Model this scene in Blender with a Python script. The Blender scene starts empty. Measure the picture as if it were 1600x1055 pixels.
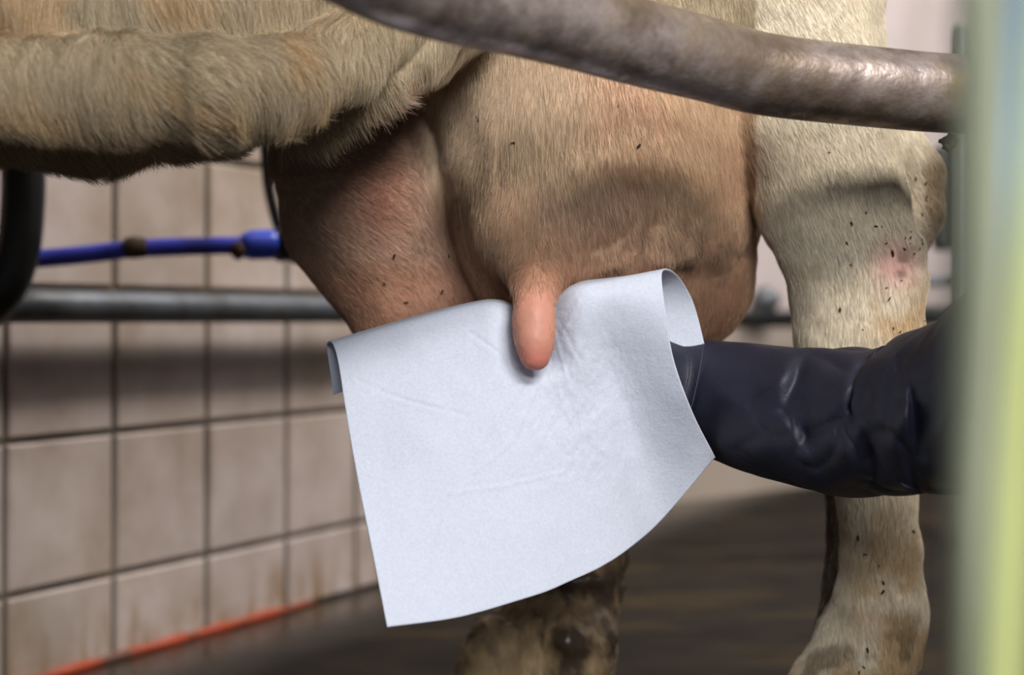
import bpy, bmesh, math, random
import numpy as np
from mathutils import Vector, Matrix

random.seed(7)
rng = np.random.default_rng(7)
S = bpy.context.scene
COL = S.collection

# ------------------------------------------------------------------ camera, world, lights, exposure
F = 2504.0            # focal length in pixels of the 1600 x 1055 frame
CH = 0.47             # camera height above the cow platform
HOR = 490.0           # horizon row
cam = bpy.data.cameras.new('camera')
cam.sensor_width = 36.0
cam.lens = F * 36.0 / 1600.0
cam.shift_y = -(527.5 - HOR) / 1600.0
cam.clip_start = 0.02
cam.dof.use_dof = True
cam.dof.focus_distance = 1.225
cam.dof.aperture_fstop = 3.5
cam.dof.aperture_blades = 9
camo = bpy.data.objects.new('camera', cam)
camo.location = (0, 0, CH)
camo.rotation_euler = (math.pi / 2, 0, 0)
COL.objects.link(camo)
S.camera = camo

w = bpy.data.worlds.new('world'); S.world = w; w.use_nodes = True
w.node_tree.nodes['Background'].inputs[0].default_value = (0.80, 0.88, 1.0, 1)
w.node_tree.nodes['Background'].inputs[1].default_value = 0.14


def area(name, loc, target, sx, sy, power, col):
    l = bpy.data.lights.new(name, 'AREA'); l.shape = 'RECTANGLE'; l.size = sx; l.size_y = sy
    l.energy = power; l.color = col
    o = bpy.data.objects.new(name, l); o.location = loc
    d = Vector(target) - Vector(loc)
    o.rotation_euler = d.to_track_quat('-Z', 'Y').to_euler()
    COL.objects.link(o)
    return o


area('pit_strip_light', (0.95, -0.62, 1.95), (0.05, 1.3, 0.5), 1.3, 0.30, 74, (1.0, 0.97, 0.95))
area('pit_fill_light', (0.55, -1.9, 1.55), (0.0, 1.3, 0.4), 1.3, 0.45, 52, (0.97, 0.98, 1.0))  # added second lamp, unseen, fills in the rail shadow on the udder
area('wall_fill_light', (0.95, 2.35, 2.45), (-0.4, 2.5, 0.2), 1.3, 0.20, 66, (1.0, 0.97, 0.96))  # unseen lamp added behind the cow to brighten the tiled wall
area('rear_fill_light', (2.0, 3.4, 2.5), (1.4, 5.0, 1.0), 1.5, 0.2, 55, (1.0, 0.96, 0.98))  # extra unseen lamp put in to lighten the rear wall
S.view_settings.view_transform = 'Standard'
S.view_settings.look = 'None'
S.view_settings.gamma = 1.0
S.view_settings.exposure = 0.0
S.view_settings.use_curve_mapping = False


# ------------------------------------------------------------------ helpers
def P(x, y, Z):
    """pixel + distance -> world"""
    return np.array([(x - 800.0) / F * Z, Z, CH + (HOR - y) / F * Z])


def srgb(r, g, b):
    f = lambda c: (c / 255.0 / 12.92) if c <= 10 else ((c / 255.0 + 0.055) / 1.055) ** 2.4
    return (f(r), f(g), f(b), 1.0)


def link(name, me, mat=None, parent=None):
    o = bpy.data.objects.new(name, me)
    COL.objects.link(o)
    if mat is not None and len(me.materials) == 0:
        me.materials.append(mat)
    if parent is not None:
        o.parent = parent
    return o


def tag(o, label=None, cat=None, group=None, kind=None):
    if label: o['label'] = label
    if cat: o['category'] = cat
    if group: o['group'] = group
    if kind: o['kind'] = kind
    return o


def empty(name, loc=(0, 0, 0)):
    o = bpy.data.objects.new(name, None); o.location = loc
    o.empty_display_size = 0.1
    COL.objects.link(o)
    bpy.context.view_layer.update()
    return o


def attach(o, parent):
    """parent without moving the mesh (meshes are modelled in world space)"""
    o.parent = parent
    o.matrix_parent_inverse = Matrix.Translation(parent.location).inverted()
    return o


def mesh_from(name, verts, faces, smooth=True):
    me = bpy.data.meshes.new(name)
    me.from_pydata([tuple(map(float, v)) for v in verts], [], [tuple(map(int, f)) for f in faces])
    me.update()
    if smooth:
        me.polygons.foreach_set('use_smooth', [True] * len(me.polygons))
    return me


def catmull(pts, n):
    """resample a polyline of (m,k) control values to n points, Catmull-Rom"""
    pts = np.asarray(pts, float)
    m = len(pts)
    ext = np.vstack([2 * pts[0] - pts[1], pts, 2 * pts[-1] - pts[-2]])
    t = np.linspace(0, m - 1, n)
    i = np.minimum(t.astype(int), m - 2)
    f = (t - i)[:, None]
    p0, p1, p2, p3 = ext[i], ext[i + 1], ext[i + 2], ext[i + 3]
    return 0.5 * ((2 * p1) + (-p0 + p2) * f + (2 * p0 - 5 * p1 + 4 * p2 - p3) * f ** 2 + (-p0 + 3 * p1 - 3 * p2 + p3) * f ** 3)


def tube(pts, rad, n=60, seg=20, disp=None, caps=True):
    """tube through world points; rad number or list; returns verts, faces"""
    pts = np.asarray(pts, float)
    rad = np.full(len(pts), rad) if np.isscalar(rad) else np.asarray(rad, float)
    c = catmull(np.hstack([pts, rad[:, None]]), n)
    cen, r = c[:, :3], c[:, 3]
    tan = np.gradient(cen, axis=0); tan /= np.linalg.norm(tan, axis=1)[:, None]
    up = np.array([0, 0, 1.0]) if abs(tan[0][2]) < 0.9 else np.array([0, 1.0, 0])
    a = np.cross(tan[0], up); a /= np.linalg.norm(a)
    V = []
    th = np.linspace(0, 2 * np.pi, seg, endpoint=False)
    s = 0.0
    for i in range(n):
        a = a - tan[i] * np.dot(a, tan[i]); a /= np.linalg.norm(a)
        b = np.cross(tan[i], a)
        if i: s += np.linalg.norm(cen[i] - cen[i - 1])
        rr = r[i] * np.ones(seg)
        if disp is not None:
            rr = rr + disp(s, th, i / (n - 1))
        V.append(cen[i] + rr[:, None] * (np.cos(th)[:, None] * a + np.sin(th)[:, None] * b))
    V = np.vstack(V)
    Fc = []
    for i in range(n - 1):
        for j in range(seg):
            k = (j + 1) % seg
            Fc.append((i * seg + j, i * seg + k, (i + 1) * seg + k, (i + 1) * seg + j))
    if caps:
        Fc.append(tuple(range(seg))[::-1]); Fc.append(tuple(range((n - 1) * seg, n * seg)))
    return V, Fc


def box_bm(bm, c, d, rot=None, bev=0.0):
    m = Matrix.Translation(c)
    if rot is not None: m = m @ rot
    r = bmesh.ops.create_cube(bm, size=1.0, matrix=m @ Matrix.Diagonal((d[0], d[1], d[2], 1)))
    if bev:
        es = list({e for v in r['verts'] for e in v.link_edges})
        bmesh.ops.bevel(bm, geom=es, offset=bev, segments=2, affect='EDGES', profile=0.5)


def bm_mesh(name, bm, smooth=False):
    me = bpy.data.meshes.new(name)
    bmesh.ops.recalc_face_normals(bm, faces=bm.faces[:])
    bm.to_mesh(me); bm.free()
    if smooth:
        me.polygons.foreach_set('use_smooth', [True] * len(me.polygons))
    return me


def _hash(ix, iy, iz, seed):
    h = (ix.astype(np.int64) * 374761393 + iy.astype(np.int64) * 668265263 + iz.astype(np.int64) * 2147483647 + seed * 974634777) & 0xFFFFFFFF
    h = ((h ^ (h >> 13)) * 1274126177) & 0xFFFFFFFF
    h = h ^ (h >> 16)
    return (h & 0xFFFF) / 65535.0


def vnoise(p, seed=0):
    """value noise 0..1 at points p (n,3)"""
    i = np.floor(p).astype(np.int64); f = p - i; f = f * f * (3 - 2 * f)
    out = 0
    for dx in (0, 1):
        for dy in (0, 1):
            for dz in (0, 1):
                wgt = (f[..., 0] if dx else 1 - f[..., 0]) * (f[..., 1] if dy else 1 - f[..., 1]) * (f[..., 2] if dz else 1 - f[..., 2])
                out = out + wgt * _hash(i[..., 0] + dx, i[..., 1] + dy, i[..., 2] + dz, seed)
    return out


def fbm(p, seed=0, oct=3):
    a, s, o = 1.0, 0.0, 0.0
    for k in range(oct):
        o = o + a * vnoise(p * 2 ** k, seed + k); s += a; a *= 0.5
    return o / s


def sstep(a, b, x):
    t = np.clip((x - a) / (b - a), 0, 1)
    return t * t * (3 - 2 * t)


# ------------------------------------------------------------------ materials
def mat(name, color=(0.5, 0.5, 0.5, 1), rough=0.6, metal=0.0, spec=0.5):
    m = bpy.data.materials.new(name); m.use_nodes = True
    b = m.node_tree.nodes['Principled BSDF']
    b.inputs['Base Color'].default_value = color
    b.inputs['Roughness'].default_value = rough
    b.inputs['Metallic'].default_value = metal
    b.inputs['Specular IOR Level'].default_value = spec
    return m


def nd(m, t, **kw):
    n = m.node_tree.nodes.new(t)
    for k, v in kw.items():
        if hasattr(n, k): setattr(n, k, v)
        else: n.inputs[k].default_value = v
    return n


def lk(m, a, b): m.node_tree.links.new(a, b)


def noise_node(m, scale, detail=4, rough=0.55, mapping=None, coord='Object'):
    tc = nd(m, 'ShaderNodeTexCoord')
    n = nd(m, 'ShaderNodeTexNoise'); n.inputs['Scale'].default_value = scale
    n.inputs['Detail'].default_value = detail; n.inputs['Roughness'].default_value = rough
    if coord == 'World':
        g = nd(m, 'ShaderNodeNewGeometry'); src = g.outputs['Position']
    else:
        src = tc.outputs[coord]
    if mapping is not None:
        mp = nd(m, 'ShaderNodeMapping'); mp.inputs['Scale'].default_value = mapping
        lk(m, src, mp.inputs['Vector']); src = mp.outputs[0]
    lk(m, src, n.inputs['Vector'])
    return n


def ramp(m, fac, stops):
    r = nd(m, 'ShaderNodeValToRGB')
    e = r.color_ramp.elements
    while len(e) < len(stops): e.new(0.5)
    for k, (p, c) in enumerate(stops):
        e[k].position = p; e[k].color = c
    lk(m, fac, r.inputs[0])
    return r


def mixc(m, fac, a, b, mode='MIX'):
    n = nd(m, 'ShaderNodeMix', data_type='RGBA', blend_type=mode)
    for s, v in ((n.inputs[0], fac), (n.inputs[6], a), (n.inputs[7], b)):
        if hasattr(v, 'links'): lk(m, v, s)
        else: s.default_value = v
    return n.outputs[2]


def bsdf(m): return m.node_tree.nodes['Principled BSDF']


def bump(m, h, strength=0.3, dist=0.002):
    b = nd(m, 'ShaderNodeBump'); b.inputs['Strength'].default_value = strength; b.inputs['Distance'].default_value = dist
    lk(m, h, b.inputs['Height']); lk(m, b.outputs[0], bsdf(m).inputs['Normal'])
    return b


# wall tile
m_tile = mat('glazed_wall_tile', rough=0.42, spec=0.35)
n1 = noise_node(m_tile, 9, 5, 0.6, coord='World')
n2 = noise_node(m_tile, 2.6, 3, 0.5, coord='World')
oi = nd(m_tile, 'ShaderNodeObjectInfo')
c1 = ramp(m_tile, n1.outputs['Fac'], [(0.30, srgb(158, 138, 118)), (0.62, srgb(200, 184, 172))])
c2 = mixc(m_tile, 0.35, c1.outputs[0], ramp(m_tile, n2.outputs['Fac'], [(0.35, srgb(160, 140, 116)), (0.65, srgb(204, 188, 182))]).outputs[0])
mr = nd(m_tile, 'ShaderNodeMapRange'); mr.inputs['To Min'].default_value = 0.92; mr.inputs['To Max'].default_value = 1.05
lk(m_tile, oi.outputs['Random'], mr.inputs[0])
hv = nd(m_tile, 'ShaderNodeHueSaturation'); lk(m_tile, mr.outputs[0], hv.inputs['Value']); lk(m_tile, c2, hv.inputs['Color'])
# brownish drip stains that gather at the lowest row
geo = nd(m_tile, 'ShaderNodeNewGeometry'); sx = nd(m_tile, 'ShaderNodeSeparateXYZ'); lk(m_tile, geo.outputs['Position'], sx.inputs[0])
low = nd(m_tile, 'ShaderNodeMapRange'); low.inputs['From Min'].default_value = 0.10; low.inputs['From Max'].default_value = 0.0
lk(m_tile, sx.outputs['Z'], low.inputs[0])
st = noise_node(m_tile, 1, 3, 0.6, mapping=(30, 30, 6), coord='World')
stm = nd(m_tile, 'ShaderNodeMath', operation='MULTIPLY'); lk(m_tile, low.outputs[0], stm.inputs[0])
str_ = ramp(m_tile, st.outputs['Fac'], [(0.48, (0, 0, 0, 1)), (0.66, (1, 1, 1, 1))]); lk(m_tile, str_.outputs[0], stm.inputs[1])
lk(m_tile, mixc(m_tile, stm.outputs[0], hv.outputs[0], srgb(140, 105, 55)), bsdf(m_tile).inputs['Base Color'])
bump(m_tile, n2.outputs['Fac'], 0.15, 0.004)

m_grout = mat('dirty_grout', srgb(92, 86, 78), 0.9)
ng = noise_node(m_grout, 14, 3, coord='World')
lk(m_grout, ramp(m_grout, ng.outputs['Fac'], [(0.3, srgb(70, 66, 60)), (0.55, srgb(98, 92, 82)), (0.75, srgb(126, 100, 62))]).outputs[0], bsdf(m_grout).inputs['Base Color'])

m_paint = mat('pale_pink_wall_paint', srgb(196, 182, 178), 0.55)
npn = noise_node(m_paint, 3, 4, coord='World')
lk(m_paint, ramp(m_paint, npn.outputs['Fac'], [(0.3, srgb(172, 160, 150)), (0.7, srgb(194, 180, 176))]).outputs[0], bsdf(m_paint).inputs['Base Color'])
gp = nd(m_paint, 'ShaderNodeNewGeometry'); sp_ = nd(m_paint, 'ShaderNodeSeparateXYZ'); lk(m_paint, gp.outputs['Position'], sp_.inputs[0])
zp = nd(m_paint, 'ShaderNodeMapRange'); zp.inputs['From Min'].default_value = 0.52; zp.inputs['From Max'].default_value = 0.40
lk(m_paint, sp_.outputs['Z'], zp.inputs[0])
zpm = nd(m_paint, 'ShaderNodeMath', operation='MULTIPLY'); lk(m_paint, zp.outputs[0], zpm.inputs[0]); zpm.inputs[1].default_value = 0.55
pc = bsdf(m_paint).inputs['Base Color'].links[0].from_socket
lk(m_paint, mixc(m_paint, zpm.outputs[0], pc, srgb(150, 134, 108)), bsdf(m_paint).inputs['Base Color'])

m_floor = mat('wet_rubber_floor', rough=0.5, spec=0.22)
nf = noise_node(m_floor, 2.2, 6, 0.65, mapping=(1, 2.4, 1), coord='World')
nf2 = noise_node(m_floor, 9, 5, 0.6, coord='World')
cf = ramp(m_floor, nf.outputs['Fac'], [(0.30, srgb(22, 20, 18)), (0.52, srgb(36, 31, 27)), (0.70, srgb(74, 60, 34))])
cf2 = ramp(m_floor, nf2.outputs['Fac'], [(0.35, srgb(30, 28, 26)), (0.66, srgb(52, 45, 36))])
cfl = mixc(m_floor, 0.4, cf.outputs[0], cf2.outputs[0])
lk(m_floor, cfl, bsdf(m_floor).inputs['Base Color'])
# wetter (glossier) strip along the tiled wall
gf = nd(m_floor, 'ShaderNodeNewGeometry'); df = nd(m_floor, 'ShaderNodeVectorMath', operation='DOT_PRODUCT')
lk(m_floor, gf.outputs['Position'], df.inputs[0]); df.inputs[1].default_value = (0.888, -0.460, 0)
wf = nd(m_floor, 'ShaderNodeMapRange'); wf.inputs['From Min'].default_value = -1.40; wf.inputs['From Max'].default_value = -1.24
wf.inputs['To Min'].default_value = 0.16; wf.inputs['To Max'].default_value = 0.8
lk(m_floor, df.outputs['Value'], wf.inputs[0]); lk(m_floor, wf.outputs[0], bsdf(m_floor).inputs['Roughness'])
wsf = nd(m_floor, 'ShaderNodeMapRange'); wsf.inputs['From Min'].default_value = 0.16; wsf.inputs['From Max'].default_value = 0.8
wsf.inputs['To Min'].default_value = 0.45; wsf.inputs['To Max'].default_value = 0.06
lk(m_floor, wf.outputs[0], wsf.inputs[0]); lk(m_floor, wsf.outputs[0], bsdf(m_floor).inputs['Specular IOR Level'])
vf = nd(m_floor, 'ShaderNodeTexVoronoi'); vf.inputs['Scale'].default_value = 70
lk(m_floor, gf.outputs['Position'], vf.inputs['Vector'])
bump(m_floor, vf.outputs['Distance'], 0.25, 0.004)

m_seal = mat('orange_sealant', srgb(205, 82, 30), 0.5)
ns = noise_node(m_seal, 22, 4, coord='World')
lk(m_seal, ramp(m_seal, ns.outputs['Fac'], [(0.34, srgb(92, 62, 40)), (0.50, srgb(158, 62, 26)), (0.75, srgb(184, 72, 30))]).outputs[0], bsdf(m_seal).inputs['Base Color'])

m_rail = mat('weathered_galvanised_steel', rough=0.42, metal=0.55, spec=0.4)
nr = noise_node(m_rail, 14, 6, 0.65, coord='World')
nr2 = noise_node(m_rail, 60, 4, 0.6, coord='World')
cr = ramp(m_rail, nr.outputs['Fac'], [(0.30, srgb(78, 62, 50)), (0.44, srgb(126, 110, 102)), (0.56, srgb(168, 154, 148)), (0.68, srgb(150, 124, 88))])
lk(m_rail, mixc(m_rail, ramp(m_rail, nr2.outputs['Fac'], [(0.45, (0, 0, 0, 1)), (0.72, (.75, .75, .75, 1))]).outputs[0], cr.outputs[0], srgb(92, 80, 70)), bsdf(m_rail).inputs['Base Color'])
lk(m_rail, ramp(m_rail, nr2.outputs['Fac'], [(0.35, (.3, .3, .3, 1)), (0.7, (.62, .62, .62, 1))]).outputs[0], bsdf(m_rail).inputs['Roughness'])
nr3 = noise_node(m_rail, 6, 4, 0.6, coord='World')
rc = bsdf(m_rail).inputs['Base Color'].links[0].from_socket
lk(m_rail, mixc(m_rail, ramp(m_rail, nr3.outputs['Fac'], [(0.46, (0, 0, 0, 1)), (0.64, (.7, .7, .7, 1))]).outputs[0], rc, srgb(138, 122, 98)), bsdf(m_rail).inputs['Base Color'])
bump(m_rail, nr2.outputs['Fac'], 0.5, 0.003)

m_rail2 = mat('dark_steel_pipe', srgb(92, 96, 100), 0.45, 0.6)
nq = noise_node(m_rail2, 10, 5, 0.6, coord='World')
lk(m_rail2, ramp(m_rail2, nq.outputs['Fac'], [(0.3, srgb(70, 70, 66)), (0.55, srgb(104, 108, 112)), (0.75, srgb(96, 84, 66))]).outputs[0], bsdf(m_rail2).inputs['Base Color'])

m_black = mat('black_rubber', srgb(20, 22, 22), 0.38)
nb = noise_node(m_black, 20, 3, coord='World')
lk(m_black, ramp(m_black, nb.outputs['Fac'], [(0.4, srgb(16, 18, 18)), (0.75, srgb(34, 33, 30))]).outputs[0], bsdf(m_black).inputs['Base Color'])
m_blue = mat('blue_plastic_hose', srgb(44, 58, 172), 0.35)
nbl = noise_node(m_blue, 16, 4, coord='World')
lk(m_blue, ramp(m_blue, nbl.outputs['Fac'], [(0.3, srgb(36, 44, 120)), (0.55, srgb(54, 64, 186)), (0.8, srgb(70, 76, 190))]).outputs[0], bsdf(m_blue).inputs['Base Color'])
m_blue2 = mat('bright_blue_coupling', srgb(50, 78, 205), 0.35)
m_brown = mat('dried_mud', srgb(66, 48, 34), 0.85)


def tube_mat(name, c):
    m = mat(name, c, 0.28)
    b = bsdf(m); b.inputs['Transmission Weight'].default_value = 0.25; b.inputs['IOR'].default_value = 1.4
    n = noise_node(m, 8, 3, coord='World')
    hs = nd(m, 'ShaderNodeHueSaturation'); hs.inputs['Color'].default_value = c
    r_ = nd(m, 'ShaderNodeMapRange'); r_.inputs['To Min'].default_value = 0.85; r_.inputs['To Max'].default_value = 1.1
    lk(m, n.outputs['Fac'], r_.inputs[0]); lk(m, r_.outputs[0], hs.inputs['Value']); lk(m, hs.outputs[0], b.inputs['Base Color'])
    return m


# towel
m_towel = mat('white_nonwoven_cloth', srgb(226, 230, 240), 0.85, spec=0.2)
nt = noise_node(m_towel, 420, 4, 0.7, coord='World')
nt2 = noise_node(m_towel, 95, 5, 0.65, coord='World')
ad = nd(m_towel, 'ShaderNodeMath', operation='MULTIPLY_ADD'); lk(m_towel, nt2.outputs['Fac'], ad.inputs[0]); ad.inputs[1].default_value = 1.6
lk(m_towel, nt.outputs['Fac'], ad.inputs[2])
bump(m_towel, ad.outputs[0], 0.32, 0.0011)
bsdf(m_towel).inputs['Sheen Weight'].default_value = 0.15
lk(m_towel, ramp(m_towel, nt.outputs['Fac'], [(0.3, srgb(193, 198, 211)), (0.7, srgb(207, 212, 224))]).outputs[0], bsdf(m_towel).inputs['Base Color'])

tl = nd(m_towel, 'ShaderNodeBsdfTranslucent'); tl.inputs['Color'].default_value = srgb(205, 218, 240)
mx = nd(m_towel, 'ShaderNodeMixShader'); mx.inputs[0].default_value = 0.15
lk(m_towel, bsdf(m_towel).outputs[0], mx.inputs[1]); lk(m_towel, tl.outputs[0], mx.inputs[2])
lk(m_towel, mx.outputs[0], m_towel.node_tree.nodes['Material Output'].inputs['Surface'])

# sleeve
m_sleeve = mat('dark_navy_nylon', srgb(28, 30, 46), 0.56, spec=0.45)
nsv = noise_node(m_sleeve, 900, 2, coord='World')
nsw = noise_node(m_sleeve, 55, 4, 0.6, coord='World')
asv = nd(m_sleeve, 'ShaderNodeMath', operation='MULTIPLY_ADD'); lk(m_sleeve, nsw.outputs['Fac'], asv.inputs[0]); asv.inputs[1].default_value = 2.5
lk(m_sleeve, nsv.outputs['Fac'], asv.inputs[2])
bump(m_sleeve, asv.outputs[0], 0.25, 0.0012)
m_seam = mat('grey_seam_thread', srgb(58, 60, 74), 0.7)
m_skin = mat('skin', srgb(205, 150, 125), 0.5)
m_skin.node_tree.nodes['Principled BSDF'].inputs['Subsurface Weight'].default_value = 0.1

# cow skin: colour, dirt gloss from per-vertex attributes (coat markings, plus shade painted on the near leg)
m_cow = mat('cow_coat', rough=0.7, spec=0.25)
at = nd(m_cow, 'ShaderNodeAttribute'); at.attribute_name = 'coat'
ag = nd(m_cow, 'ShaderNodeAttribute'); ag.attribute_name = 'dirt'
nc1 = noise_node(m_cow, 45, 5, 0.65, mapping=(1, 1, 0.35), coord='World')
nc2 = noise_node(m_cow, 260, 3, 0.6, mapping=(1, 1, 0.3), coord='World')
hsc = nd(m_cow, 'ShaderNodeHueSaturation')
rr = nd(m_cow, 'ShaderNodeMapRange'); rr.inputs['To Min'].default_value = 0.82; rr.inputs['To Max'].default_value = 1.14
lk(m_cow, nc1.outputs['Fac'], rr.inputs[0]); lk(m_cow, rr.outputs[0], hsc.inputs['Value']); lk(m_cow, at.outputs['Color'], hsc.inputs['Color'])
lk(m_cow, hsc.outputs[0], bsdf(m_cow).inputs['Base Color'])
rg = nd(m_cow, 'ShaderNodeMapRange'); rg.inputs['To Min'].default_value = 0.62; rg.inputs['To Max'].default_value = 0.22
lk(m_cow, ag.outputs['Fac'], rg.inputs[0]); lk(m_cow, rg.outputs[0], bsdf(m_cow).inputs['Roughness'])
bump(m_cow, nc2.outputs['Fac'], 0.18, 0.0015)
m_hair = mat('coat_hair', rough=0.5, spec=0.25)
ah = nd(m_hair, 'ShaderNodeAttribute'); ah.attribute_name = 'coat'
lk(m_hair, ah.outputs['Color'], bsdf(m_hair).inputs['Base Color'])
m_hoof = mat('dark_horn', srgb(52, 44, 36), 0.5)
m_dung = mat('dark_dung', srgb(46, 38, 26), 0.8, 0, 0.2)

# ------------------------------------------------------------------ the setting
fl = bmesh.new(); box_bm(fl, (0.8, 4.35, -0.05), (9.0, 6.5, 0.1)); tag(link('floor', bm_mesh('floor', fl), m_floor), kind='structure')
kb = bmesh.new(); box_bm(kb, (0.8, 1.06, -0.45), (9.0, 0.08, 0.896), bev=0.01); tag(link('trim_2', bm_mesh('trim_2', kb), m_grout), kind='structure')
pf = bmesh.new(); box_bm(pf, (0.8, -1.0, -0.95), (9.0, 4.2, 0.1)); tag(link('floor_pit', bm_mesh('floor_pit', pf), m_floor), kind='structure')

WA = math.radians(27.4)
U = np.array([math.sin(WA), math.cos(WA), 0.0])
N = np.array([math.cos(WA), -math.sin(WA), 0.0])       # towards the cows
W0 = P(175, 673, 2.18); W0[2] = 0.0                     # a grout crossing on the tiled wall
T = 0.2
TH = 0.1935
GZ = 0.309                                             # height of one grout line


def wall_rot(): return Matrix((( U[0], -N[0], 0, 0), (U[1], -N[1], 0, 0), (0, 0, 1, 0), (0, 0, 0, 1)))


# wall slab (grout) - the tiles stand 4 mm proud of it
u0, u1 = -0.41, 2.15
mid = W0 + U * (u0 + u1) / 2 - N * 0.05
wb = bmesh.new(); box_bm(wb, (mid[0], mid[1], 1.30), (u1 - u0, 0.1, 2.6), rot=wall_rot())
wl = tag(link('wall_left', bm_mesh('wall_left', wb), m_grout), kind='structure')


def tile_mesh(wd, ht):
    bm = bmesh.new(); box_bm(bm, (0, 0, 0), (wd, 0.010, ht))
    fe = [e for e in bm.edges if all(v.co.y < 0 for v in e.verts)]
    bmesh.ops.bevel(bm, geom=fe, offset=0.003, segments=1, affect='EDGES')
    return bm_mesh('tile', bm)


G = 0.0085
tm_full = tile_mesh(T - G, TH - G); tm_full.materials.append(m_tile)
low_h = GZ - TH - G / 2 - 0.004
tm_low = tile_mesh(T - G, low_h); tm_low.materials.append(m_tile)
for k in range(-2, 10):
    for r in range(-1, 6):
        uc = (k + 0.5) * T
        z = GZ + (r + 0.5) * TH
        me = tm_full
        o = bpy.data.objects.new('tile', me)
        c = W0 + U * uc + N * (0.000 + random.uniform(-0.0006, 0.0012))
        o.matrix_world = Matrix.Translation((c[0], c[1], z)) @ wall_rot() @ Matrix.Rotation(random.uniform(-0.004, 0.004), 4, 'Z')
        COL.objects.link(o); o.parent = wl
    o = bpy.data.objects.new('tile', tm_low)
    c = W0 + U * ((k + 0.5) * T)
    o.matrix_world = Matrix.Translation((c[0], c[1], 0.004 + low_h / 2)) @ wall_rot()
    COL.objects.link(o); o.parent = wl

# orange sealant bead along the wall foot
ends = [W0 + U * t + N * 0.010 + np.array([0, 0, 0.004]) for t in np.linspace(-0.32, 0.47, 24)]
V, Fc = tube(ends, [0.0072 + 0.0014 * math.sin(i * 2.1) for i in range(20)] + [0.006, 0.005, 0.004, 0.002], n=120, seg=8)
tag(link('trim_1', mesh_from('trim_1', V, Fc), m_seal), kind='structure')

E0 = W0 + U * u0
wb = bmesh.new(); box_bm(wb, (E0[0] - 1.48, E0[1] + 0.09, 1.3), (3.0, 0.1, 2.6)); tag(link('wall_end', bm_mesh('wall_end', wb), m_paint), kind='structure')
# painted rear wall continuing from the tiled one, turned a little towards the camera
A = W0 + U * 2.02
B = np.array([2.9, 6.3, 0.0]); D = (B - A) / np.linalg.norm(B - A)
nb_ = np.array([-D[1], D[0], 0.0])
c = (A + B) / 2 + nb_ * 0.06
wb = bmesh.new(); box_bm(wb, (c[0], c[1], 1.3), (np.linalg.norm(B - A) + 0.6, 0.12, 2.6), rot=Matrix(((D[0], nb_[0], 0, 0), (D[1], nb_[1], 0, 0), (0, 0, 1, 0), (0, 0, 0, 1))))
tag(link('wall_back', bm_mesh('wall_back', wb), m_paint), kind='structure')
wb = bmesh.new(); box_bm(wb, (4.2, 6.2, 1.3), (3.4, 0.12, 2.6)); tag(link('wall_right', bm_mesh('wall_right', wb), m_paint), kind='structure')

# ------------------------------------------------------------------ the cow (one continuous body from a distance field)
def axis(*segs):
    out = []
    for a, b, st in segs:
        n = max(1, int(round((b - a) / st)))
        out.append(np.linspace(a, b, n, endpoint=False))
    out.append([segs[-1][1]])
    return np.concatenate(out).astype(np.float32)


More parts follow.
